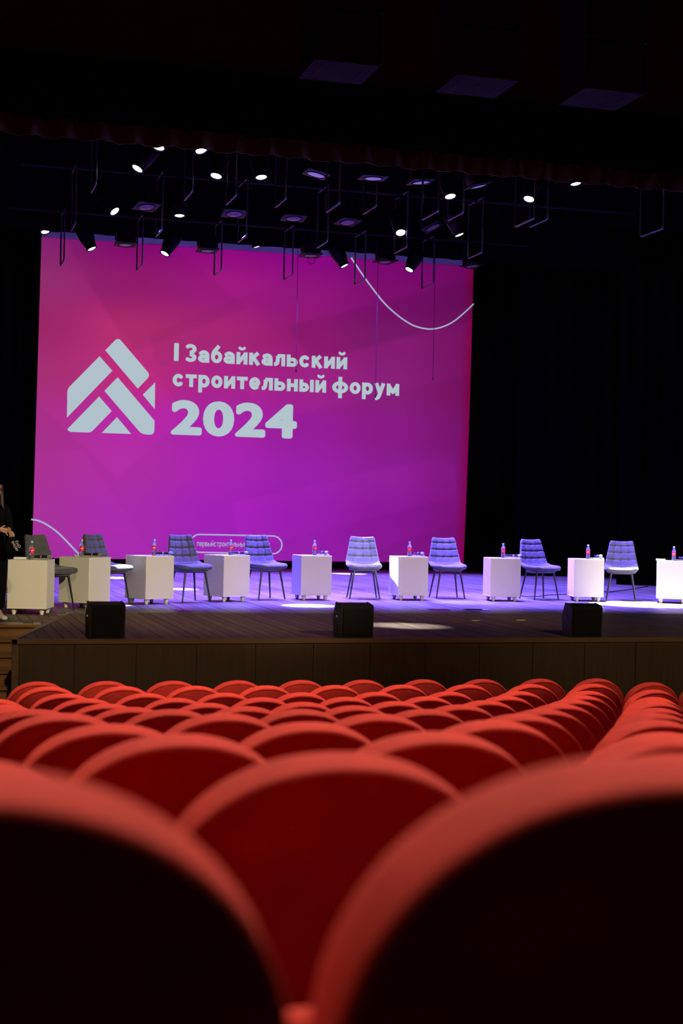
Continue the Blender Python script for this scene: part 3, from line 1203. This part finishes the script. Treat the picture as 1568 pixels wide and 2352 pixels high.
ribbon([(806, 592), (828, 625), (850, 656), (880, 694), (905, 718), (930, 737), (955, 750), (987, 756), (1015, 751), (1040, 739), (1065, 719), (1087, 698)], 'curved_line', .016)
ribbon([(71.5, 1193), (85, 1195), (100, 1201), (115, 1210), (130, 1221), (147, 1237), (165, 1256), (184, 1276)], 'curved_line', .018)
pill = []
for (cx, cy, a0) in ((626, 1253.5 - 2, -90), (458, 1249 - 1, 90)):
    for q in range(13):
        a = R(a0 + 180 * q / 12)
        pill.append((cx + 21 * math.cos(a) * (1 if a0 < 0 else 1), cy + 20.5 * math.sin(a)))
ribbon(pill, 'address_frame', .015, True)
# black bar below the cloth
MB().box(-4.9, 4.9, .03, .08, -.14, .02).build('bottom_batten', M_BLACKMETAL, scr)

# ------------------------------------------------------------------ lighting bars, hanging frames and lamps
ROWA, ROWB, ROWC, ROWD = 27.3, 23.7, 20.9, 19.0
ROWE = 28.8
BARZ = {28.8: 7.05, 27.3: 6.62, 23.7: 6.625, 20.9: 6.67, 19.0: 6.26}
BARS = []
for nm, Y, x0, x1, lab in (('lighting_bar', ROWA, 1.4, 11.5, 'black lighting bar hanging just in front of the screen top'),
                           ('lighting_bar', ROWE, 1.4, 11.5, 'black lighting bar hidden behind the border cloth above the screen'),
                           ('lighting_bar', ROWB, 1.4, 12.0, 'black lighting bar in the middle of the stage roof'),
                           ('lighting_bar', ROWC, 1.2, 12.0, 'black lighting bar behind the valance, carrying violet wash lamps'),
                           ('lighting_bar', ROWD, 1.2, 12.0, 'black lighting bar closest behind the valance')):
    m = MB().tube([(x0 + (x1 - x0) * q / 120, Y + .3, BARZ[Y]) for q in range(121)], .03, 6)
    o = tag(m.build(nm, M_BLACKMETAL, smooth=40), lab, 'lighting bar')
    BARS.append(o)
    q = x0 + .4
    while q < x1:
        MB().tube([(q, Y + .3, BARZ[Y]), (q, Y + .3, 9.998)], .006, 5).build('suspension_cable', M_BLACKMETAL, o)
        q += 2.4

M_UF = mat('dark_steel_tube', (0.16, 0.16, 0.19), 0.35, metal=0.6)


def make_uframe(depth=.70):
    root = empty('cable_cradle')
    rr = .05
    pts = [(0, depth, .93)]
    for q in range(5):
        a = R(90 * q / 4)
        pts.append((0, depth - rr + rr * math.cos(a), rr - rr * math.sin(a)))
    for q in range(5):
        a = R(90 + 90 * q / 4)
        pts.append((0, rr + rr * math.cos(a), rr - rr * math.sin(a)))
    pts.append((0, 0, .93))
    MB().tube(pts, .0155, 8).build('tube', M_UF, root, smooth=40)
    MB().tube([(0, 0, .93), (0, depth, .93)], .014, 6).build('top_bar', M_UF, root)
    return root


u0 = make_uframe()
uf = True
for nm, Y, zz, xs in (('just in front of the screen top', ROWA, 5.69, [2.38, 3.79, 5.26, 6.62, 8.04, 9.42]),
                      ('from the middle lighting bar', ROWB, 5.695, [2.23, 3.60, 4.97, 6.33, 7.70, 9.04]),
                      ('from the bar behind the valance', ROWC, 5.74, [2.24, 3.59, 4.95, 6.31, 7.66, 9.01]),
                      ('lowest, close behind the valance fringe', ROWD, 5.33, [3.84, 5.23, 6.61, 8.00, 9.95])):
    for x in xs:
        o = u0 if uf else copy_tree(u0)
        uf = False
        o.location = (x, Y, zz)
        tag(o, 'U-shaped tube cradle hanging %s' % nm, 'hanging frame', 'U-shaped cradles %s' % nm)

# profile spots (tapered moving heads)


def make_profile(lens):
    root = empty('spot_lamp')
    # local: hangs at origin, body along -Z
    MB().lathe([(.135, 0), (.15, -.04), (.145, -.16), (.118, -.30), (.095, -.38), (.098, -.40), (.094, -.42)], 16).build(
        'body', M_BLACKPLASTIC, root, smooth=40)
    MB().lathe([(.100, -.395), (.100, -.428), (.082, -.432), (.080, -.415)], 16, cap=False).build('front_ring', M_BLACKMETAL, root, smooth=40)
    MB().lathe([(.0805, -.418), (.06, -.428), (.03, -.434), (.002, -.436)], 16, cap=False).build('lens', lens, root, smooth=True)
    return root


def make_wash(lens):
    root = empty('wash_lamp')
    MB().bbox(-.16, .16, -.13, .13, -.10, .12, .03, 2).build('body', M_BLACKPLASTIC, root, smooth=40)
    MB().bbox(-.20, .20, -.17, .17, -.13, -.10, .015, 2).build('front_plate', M_BLACKPLASTIC, root, smooth=40)
    MB().lathe([(.13, -.131), (.09, -.140), (.04, -.146), (.002, -.148)], 20, cap=False).build('lens', lens, root, smooth=True)
    MB().lathe([(.138, -.125), (.138, -.140), (.128, -.142)], 20, cap=False).build('lens_ring', M_BLACKMETAL, root, smooth=40)
    for sx in (-1, 1):
        MB().bbox(sx * .185 - .008, sx * .185 + .008, -.03, .03, -.05, .26, .004).build('yoke_arm', M_BLACKMETAL, root)
    return root


p0 = make_profile(M_LENS_W)
wv = make_wash(M_LENS_V)
wd_ = make_wash(M_LENS_D)
used = set()


def place(proto, loc, rot, label, group, bar, light=None, cat='stage lamp'):
    o = proto if proto.name not in used else copy_tree(proto)
    if proto.name in used:
        for ch in [k for k in o.children if k.name.startswith('clamp_arm') or k.type == 'LIGHT']:
            bpy.data.objects.remove(ch)
    used.add(proto.name)
    o.location = loc
    o.rotation_euler = rot
    M_ = Matrix.Translation(Vector(loc)) @ o.rotation_euler.to_matrix().to_4x4()
    c = MB().tube([Vector(loc) + Vector((0, 0, -.02)), Vector((loc[0], bar + .3, BARZ[bar]))], .022, 6)
    c.xf(M_.inverted())
    c.build('clamp_arm', M_BLACKMETAL, o)
    if light:                                  # the lamp's own beam, leaving its lens
        nm, power, col, size, blend, rad, zl = light
        l = bpy.data.lights.new(nm, 'SPOT')
        l.energy, l.color, l.spot_size, l.spot_blend, l.shadow_soft_size = power, col, R(size), blend, rad
        lo = bpy.data.objects.new(nm, l)
        COL.objects.link(lo)
        lo.parent = o
        lo.location = (0, 0, zl)
    return tag(o, label, cat, group)


def aim_rot(dx, dy):
    """tilt so the beam (-Z) leans by dx (to +X) and dy (to +Y) degrees"""
    v = Vector((math.tan(R(dx)), math.tan(R(dy)), -1))
    return v.to_track_quat('-Z', 'Y').to_euler()


# (lens pixel, lean or target, (power, cone, blend) of the beam where it lands in view)
SPOTS = (
    ('in front of the screen top', ROWA, ROWA + .2, [
        (211, 572, (24, -12), None), (378, 583, (-28, -12), None), (791, 611, (26, -12), None), (939, 620, (-28, -12), None)]),
    ('under the border cloth above the screen', ROWE, ROWE + .15, [
        (104, 533, (3.33, 26.58, 0), (30000, 6.6, .12)), (590, 567, (8.35, 29.1, 0), (32000, 6.2, .12))]),
    ('on the middle lighting bar', ROWB, ROWB + .2, [
        (264, 486, (6.62, 20.62, .46), (15000, 4.2, .25)), (412, 496, (3.87, 23.01, 0), (28000, 6.2, .2)),
        (920, 535, (7.42, 20.0, 0), (4200, 9, 1.0)), (1055, 540, (20, -10), None)]),
    ('on the bar behind the valance', ROWC, ROWC - .12, [
        (315, 388, (-30, -14), None), (496, 405, (2.50, 19.22, .46), (20000, 4.4, .3)), (600, 408, (4.96, 19.17, 0), (30000, 6.8, .12)),
        (1034, 452, (4, -20), None), (1214, 458, (-20, -18), None), (1322, 423, (10.15, 19.70, 0), (42000, 15, .2))]),
    ('half hidden by the valance fringe', ROWD, ROWD - .15, [
        (363, 338, (-20, -18), None), (463, 345, (5.2, 15.81, 0), (9000, 8.5, 1.0))]))
for row, bar, Y, lst in SPOTS:
    for (xp, yp, aim, beam) in lst:
        p = aty(xp, yp, Y)
        v = (Vector(aim) - p) if len(aim) == 3 else Vector((math.tan(R(aim[0])), math.tan(R(aim[1])), -1))
        v.normalize()
        place(p0, p - v * .43, v.to_track_quat('-Z', 'Y').to_euler(), 'black tapered spot lamp with lit white lens %s' % row,
              'spot lamps %s' % row, bar, ('white_beam', beam[0], COOL, beam[1], beam[2], .03, -.48) if beam else None)
WASHES = (
    ('in front of the screen top', ROWA, ROWA + .3, wd_, [
        (288, 563, 0, -6, 8000), (476, 577, 0, -6, 8500), (713, 588, 0, -6, 9500), (884, 602, 2, -6, 9500), (1083, 612, 4, -8, 12000)]),
    ('on the middle lighting bar', ROWB, ROWB + .3, wd_, [
        (334, 477, 4, -12, 8500), (537, 493, 0, -12, 9000), (674, 503, 0, -8, 9000), (797, 512, 3, -10, 10000), (986, 525, 22, -16, 17000)]),
    ('on the bar behind the valance', ROWC, ROWC - .25, wv, [
        (730, 402, -12, 0, 15000), (857, 410, 0, 0, 12000), (965, 419, 6, 0, 12500), (1094, 428, 15, 0, 18000)]))
for row, bar, Y, pr, lst in WASHES:
    for (xp, yp, dx, dy, pw_) in lst:
        p = aty(xp, yp, Y) + Vector((0, 0, .13))
        place(pr, p, aim_rot(dx, dy), 'square-faced wash lamp with %s lens %s' % ('violet glowing' if pr is wv else 'dim magenta', row),
              'wash lamps %s' % row, bar, ('violet_wash', pw_, VIO, 50 if pr is wv else 62, .7, .04, -.20))
# a small moving-head with a hanging loop in front of the screen
lp = [aty(707, 588, ROWA + .12), aty(708, 602, ROWA + .12), aty(714, 606, ROWA + .12), aty(721, 603, ROWA + .12), aty(723, 588, ROWA + .12)]
tag(MB().tube([catmull([tuple(p) for p in lp], k / 16) for k in range(17)], .006, 5).build('safety_wire', M_BLACKMETAL, smooth=True),
    'thin loop of safety wire hanging under a lamp in front of the screen', 'wire')
# bright strip edges of cyc lamps just over the screen
# thin cables hanging in front of the screen
for (xa, ya, xb, yb) in ((684, 575, 680, 848), (868, 590, 862, 907), (999, 595, 994, 866)):
    a, b = aty(xa, ya, ROWA + .54), aty(xb, yb, ROWA + .54)
    a = a + (a - b) * ((BARZ[ROWA] - .06 - a.z) / (a.z - b.z))
    m = MB().tube([Vector((a.x, ROWA + .31, BARZ[ROWA] + .02)), a, (a + b) / 2, b], .0045, 5)
    m.tube([b, b + Vector((0, 0, -.06))], .011, 6)
    tag(m.build('hanging_cable', M_BLACKMETAL), 'thin black cable hanging down in front of the screen', 'cable', 'cables in front of the screen')

# ------------------------------------------------------------------ line arrays above the stage edge
M_ARRAY = mat('array_black', (0.02, 0.02, 0.022), 0.9, spec=.15)
for k, (xa, lab) in enumerate(((3.31, 'black hanging line-array speaker closest to the steps side'), (4.67, 'black hanging line-array speaker in the middle of the three'),
                               (5.96, 'black hanging line-array speaker farthest from the steps side'))):
    root = empty('line_array', (xa + .32, 13.3, 5.32), 0, lab, 'speaker', 'line arrays above the stage edge')
    for q in range(4):
        z0 = .47 * q
        MB().bbox(-.30, .30, -.28, .33, z0 + .008, z0 + .46, .006).build('cabinet', M_ARRAY, root)
        MB().bbox(-.295, .295, -.296, -.281, z0 + .02, z0 + .45, .004).build('grille', M_GRILLE, root)
        for sx in (-1, 1):
            MB().bbox(sx * .313 - .010, sx * .313 + .010, -.30, -.25, z0 + .01, z0 + .46, .002).build('rigging_rail', M_BLACKMETAL, root)
    MB().bbox(-.31, .31, -.29, .34, -.006, .007, .002).build('underside', M_ARRAY, root)
    for sx in (-1, 1):
        MB().bbox(sx * .20 - .006, sx * .20 + .006, -.20, .26, -.010, -.006, .001).build('slot', M_BLACKMETAL, root)
    MB().lathe([(.03, -.009), (.02, -.012), (.004, -.013)], 10).build('badge', M_BLACKMETAL, root)
    MB().box(-.02, .02, -.02, .02, 1.88, 4.7).build('chain', M_BLACKMETAL, root)

# ------------------------------------------------------------------ small things on the stage
for k, (x, y, L) in enumerate(((6.31, 16.52, .10), (6.91, 16.58, .12))):
    o = MB().bbox(-L / 2, L / 2, -.022, .022, 0, .003, .001).build('marking_tape', M_PAPER)
    o.location = (x, y, .0025)
    o.rotation_euler = (0, 0, R(6))
    tag(o, 'short strip of white tape stuck to the apron planks', 'tape', 'tape marks on the apron')
M_POCKET = mat('floor_pocket_lid', (0.02, 0.018, 0.03), 0.12)
for k, (xa, xb, y) in enumerate(((405, 440, 1403), (985, 1030, 1401), (1068, 1120, 1401))):
    a, b = atz(xa, y), atz(xb, y)
    L = (b - a).length
    o = MB().bbox(-L / 2, L / 2, -.09, .09, 0, .004, .001).build('floor_pocket', M_POCKET)
    o.location = ((a.x + b.x) / 2, (a.y + b.y) / 2, .003)
    o.rotation_euler = (0, 0, R(-3))
    tag(o, 'glossy black floor pocket lid where the apron meets the main stage floor', 'floor hatch', 'floor pocket lids')
cp = [atz(x_, y_) for x_, y_ in ((1386, 1361), (1400, 1361), (1425, 1358), (1448, 1355), (1470, 1351), (1482, 1349), (1488, 1347))]
tag(MB().tube([Vector(catmull([tuple(p) for p in cp], k / 36)) + Vector((0, 0, .012)) for k in range(37)], .008, 6).build('stage_cable', M_BLACKPLASTIC, smooth=True),
    'black cable snaking over the violet stage floor behind the last full chair', 'cable')
cp = [atz(x_, y_) for x_, y_ in ((1196, 1370), (1215, 1372), (1240, 1371), (1262, 1368), (1300, 1367), (1312, 1366))]
tag(MB().tube([Vector(catmull([tuple(p) for p in cp], k / 36)) + Vector((0, 0, .012)) for k in range(37)], .007, 6).build('stage_cable', M_BLACKPLASTIC, smooth=True),
    'black cable lying under the chair between the seventh and eighth tables', 'cable')
# slatted wooden panel behind the standing person
M_PALE = mat('pale_wood', (0.38, 0.25, 0.10), 0.5, noise=.25, nscale=6, stretch=(6, 6, .6))
sp = empty('slatted_panel', (1.17, 21.9, 0), R(-8), 'low pale slatted wooden panel behind the standing person', 'panel')
for q in range(9):
    MB().bbox(-.30 + .05 * q, -.256 + .05 * q, -.012, .012, .03, .46, .003).build('slat', M_PALE, sp)
MB().bbox(-.32, .17, .012, .03, .02, .06, .003).build('rail', M_PALE, sp)
MB().bbox(-.32, .17, .012, .03, .40, .44, .003).build('rail', M_PALE, sp)
for q in (-.28, .13):
    MB().bbox(q - .02, q + .02, .012, .2, 0, .03, .003).build('foot', M_PALE, sp)

# ------------------------------------------------------------------ the person at the side of the stage


def skin_mesh(name, verts, edges, root_i=0, sub=2):
    """verts: (x, y, z, rx, ry)"""
    me_ = bpy.data.meshes.new(name)
    me_.from_pydata([v[:3] for v in verts], edges, [])
    ob = bpy.data.objects.new(name, me_)
    COL.objects.link(ob)
    sk = ob.modifiers.new('skin', 'SKIN')
    sk.use_smooth_shade = True
    for k, v in enumerate(verts):
        d2 = me_.skin_vertices[0].data[k]
        d2.radius = (v[3], v[4] if len(v) > 4 else v[3])
        d2.use_root = (k == root_i)
    su = ob.modifiers.new('sub', 'SUBSURF')
    su.levels = sub
    su.render_levels = sub
    dg = bpy.context.evaluated_depsgraph_get()
    out = bpy.data.meshes.new_from_object(ob.evaluated_get(dg))
    bpy.data.objects.remove(ob)
    for p in out.polygons:
        p.use_smooth = True
    return out


M_JACKET = mat('black_jacket', (0.003, 0.003, 0.0035), 0.9, spec=.1)
M_HAIR = mat('dark_brown_hair', (0.030, 0.014, 0.008), 0.5)
M_SHOE = mat('white_shoe', (0.75, 0.73, 0.68), 0.5)
M_DARK = mat('dark_brow', (0.06, 0.022, 0.012), 0.5)
per = empty('person', (0.745, 16.52, 0.002), R(28), 'person in black clothes with long dark hair holding a black printed bag', 'person')
V = [(0, 0, .80, .085, .06), (0, 0, .95, .085, .065), (0, .0, 1.12, .12, .085), (0, .01, 1.23, .075, .06), (0, .0, 1.285, .045), (0, -.015, 1.335, .050),
     (0, -.025, 1.385, .072, .082), (0, -.018, 1.435, .078, .088), (0, -.01, 1.48, .058, .064),
     (.14, .01, 1.215, .05), (.195, .03, 1.03, .040), (.125, -.12, .985, .032), (.060, -.195, .975, .026), (.050, -.230, .972, .030, .020), (.044, -.270, .962, .028, .015),
     (-.14, .01, 1.215, .05), (-.205, .03, 1.03, .040), (-.13, -.14, .985, .032), (-.06, -.205, .985, .026), (-.03, -.23, .98, .028, .02),
     (.080, 0, .74, .062), (.09, -.01, .42, .050), (.09, .02, .09, .038), (.09, -.08, .04, .03),
     (-.080, 0, .74, .062), (-.09, -.01, .42, .050), (-.09, .02, .09, .038), (-.09, -.08, .04, .03)]
Ed = [(0, 1), (1, 2), (2, 3), (3, 4), (4, 5), (5, 6), (6, 7), (7, 8), (3, 9), (9, 10), (10, 11), (11, 12), (12, 13), (13, 14), (3, 15), (15, 16), (16, 17), (17, 18), (18, 19),
      (0, 20), (20, 21), (21, 22), (22, 23), (0, 24), (24, 25), (25, 26), (26, 27)]
# fingers of the hand that carries the bag: curled round the handle; thumb at the side
for q in range(4):
    x_ = .020 + .016 * q
    o_ = len(V)
    ln = (.85, 1.0, .95, .8)[q]
    V += [(x_, -.290, .958, .0085), (x_, -.290 - .030 * ln, .942, .008), (x_, -.290 - .034 * ln, .918, .0075), (x_, -.290 - .014 * ln, .903, .007)]
    Ed += [(14, o_), (o_, o_ + 1), (o_ + 1, o_ + 2), (o_ + 2, o_ + 3)]
o_ = len(V)
V += [(.016, -.240, .958, .010), (.004, -.270, .940, .0088), (.010, -.293, .922, .008)]
Ed += [(13, o_), (o_, o_ + 1), (o_ + 1, o_ + 2)]
# fingers and thumb of the other, half-closed hand
for q in range(4):
    o_ = len(V)
    ln = (.8, 1.0, .95, .85)[q]
    zf = .998 - .014 * q
    V += [(-.012, -.248, zf, .0085), (.014 * ln, -.262, zf - .004, .008), (.026 * ln, -.248, zf - .008, .0075), (.022 * ln, -.232, zf - .010, .007)]
    Ed += [(19, o_), (o_, o_ + 1), (o_ + 1, o_ + 2), (o_ + 2, o_ + 3)]
o_ = len(V)
V += [(-.036, -.236, 1.006, .010), (-.016, -.244, 1.022, .0088), (.004, -.246, 1.026, .008)]
Ed += [(19, o_), (o_, o_ + 1), (o_ + 1, o_ + 2)]
me_ = skin_mesh('body', V, Ed)
me_.materials.append(M_SKIN)
link('body', me_, per)
# jacket and trousers over the body
k_ = 1.16
VJ = [(0, 0, .64, .165, .135), (0, 0, .95, .150, .125), (0, .0, 1.12, .145, .105), (0, .01, 1.24, .085, .07), (0, .0, 1.275, .062),
      (.15, .01, 1.215, .066), (.205, .03, 1.03, .056), (.13, -.115, .987, .046), (.105, -.145, .982, .045),
      (-.15, .01, 1.215, .066), (-.215, .03, 1.03, .056), (-.135, -.14, .987, .046), (-.115, -.16, .985, .045)]
EJ = [(0, 1), (1, 2), (2, 3), (3, 4), (3, 5), (5, 6), (6, 7), (7, 8), (3, 9), (9, 10), (10, 11), (11, 12)]
me_ = skin_mesh('jacket', VJ, EJ)
me_.materials.append(M_JACKET)
link('jacket', me_, per)
VT = [(0, 0, .86, .140, .115), (.087, 0, .72, .105), (.092, -.01, .42, .082), (.092, .015, .10, .070), (-.087, 0, .72, .105), (-.092, -.01, .42, .082), (-.092, .015, .10, .070)]
me_ = skin_mesh('trousers', VT, [(0, 1), (1, 2), (2, 3), (0, 4), (4, 5), (5, 6)])
me_.materials.append(M_JACKET)
link('trousers', me_, per)
for sx in (-1, 1):
    me_ = skin_mesh('shoe', [(sx * .09, .05, .040, .042, .04), (sx * .09, -.05, .036, .044, .036), (sx * .092, -.15, .028, .042, .026)], [(0, 1), (1, 2)])
    me_.materials.append(M_SHOE)
    link('shoe', me_, per)
# face: nose, eyes, brows, mouth, ears
MB().add([(0, -.118, 1.425), (-.014, -.098, 1.378), (.014, -.098, 1.378), (0, -.128, 1.380), (0, -.100, 1.432)],
         [(0, 1, 3), (0, 3, 2), (1, 2, 3), (0, 4, 1), (0, 2, 4)]).build('nose', M_SKIN, per, smooth=True)
for sx in (-1, 1):
    MB().lathe([(.002, -.008), (.012, -.003), (.013, 0), (.012, .003), (.002, .008)], 10).xf(
        Matrix.Translation((sx * .032, -.098, 1.412)) @ Matrix.Rotation(PI / 2, 4, 'X')).build('eye', M_DARK, per, smooth=True)
    MB().bbox(sx * .034 - .018, sx * .034 + .018, -.112, -.094, 1.428, 1.434, .002).build('eyebrow', M_DARK, per)
    MB().lathe([(.002, -.008), (.018, -.004), (.022, 0), (.018, .004), (.002, .008)], 12).xf(
        Matrix.Translation((sx * .084, -.005, 1.405)) @ Matrix.Rotation(PI / 2, 4, 'Y')).build('ear', M_SKIN, per, smooth=True)
MB().bbox(-.022, .022, -.106, -.090, 1.345, 1.355, .003, 2).build('mouth', mat('lips', (.42, .14, .11), .5), per)
VH = [(0, .005, 1.50, .078, .080), (0, .055, 1.44, .088, .06), (0, .07, 1.36, .085, .045), (0, .075, 1.24, .10, .035), (0, .085, 1.10, .09, .03), (0, .085, 1.0, .06, .025),
      (.075, -.02, 1.46, .028), (.088, -.012, 1.38, .026), (.085, -.03, 1.28, .026), (.08, -.06, 1.16, .022),
      (-.075, -.02, 1.46, .028), (-.088, -.012, 1.38, .026), (-.085, -.03, 1.28, .026), (-.08, -.06, 1.16, .022)]
me_ = skin_mesh('hair', VH, [(0, 1), (1, 2), (2, 3), (3, 4), (4, 5), (0, 6), (6, 7), (7, 8), (8, 9), (0, 10), (10, 11), (11, 12), (12, 13)])
me_.materials.append(M_HAIR)
link('hair', me_, per)
bpy.context.view_layer.update()
# the bag in the hand
hw = per.matrix_world @ Vector((.044, -.310, .93))
bag = empty('tote_bag', hw + Vector((0, 0, -.19)), R(10), 'black cloth bag with white lettering hanging from the hand of the person', 'bag')
bb = MB()
for k, (z, wx, wy) in enumerate(((0, .10, .035), (.03, .125, .045), (.12, .125, .05), (.20, .10, .035), (.255, .06, .018), (.275, .03, .012))):
    for q in range(16):
        a = 2 * PI * q / 16
        bb.v.append((wx * math.copysign(abs(math.cos(a)) ** .6, math.cos(a)), wy * math.copysign(abs(math.sin(a)) ** .6, math.sin(a)), z))
for k in range(5):
    for q in range(16):
        q2 = (q + 1) % 16
        bb.f.append((k * 16 + q, k * 16 + q2, k * 16 + 16 + q2, k * 16 + 16 + q))
bb.f += [tuple(range(16)), tuple(80 + q for q in range(16))]
bb.xf(Matrix.Diagonal((.62, .62, .62, 1)))
bb.build('pouch', M_JACKET, bag, smooth=50)
MB().tube([(-.018, 0, .165), (-.018, 0, .18), (0, 0, .190), (.018, 0, .18), (.018, 0, .165)], .004, 6).build('handle', M_JACKET, bag, smooth=True)
for txt, ox, oz, size in (('CnO', .030, .125, .042), ('SHOW', -.010, .118, .038)):
    cu = bpy.data.curves.new('writing', 'FONT')
    cu.body = txt
    cu.size = size
    cu.extrude = .0008
    ob = bpy.data.objects.new('writing', cu)
    COL.objects.link(ob)
    dg = bpy.context.evaluated_depsgraph_get()
    me2 = bpy.data.meshes.new_from_object(ob.evaluated_get(dg))
    bpy.data.objects.remove(ob)
    me2.transform(Matrix.Translation((ox, -.034, oz)) @ Matrix.Rotation(R(62), 4, 'Y') @ Matrix.Rotation(PI / 2, 4, 'X'))
    me2.materials.clear()
    me2.materials.append(M_WHITEPRINT)
    link('writing', me2, bag)
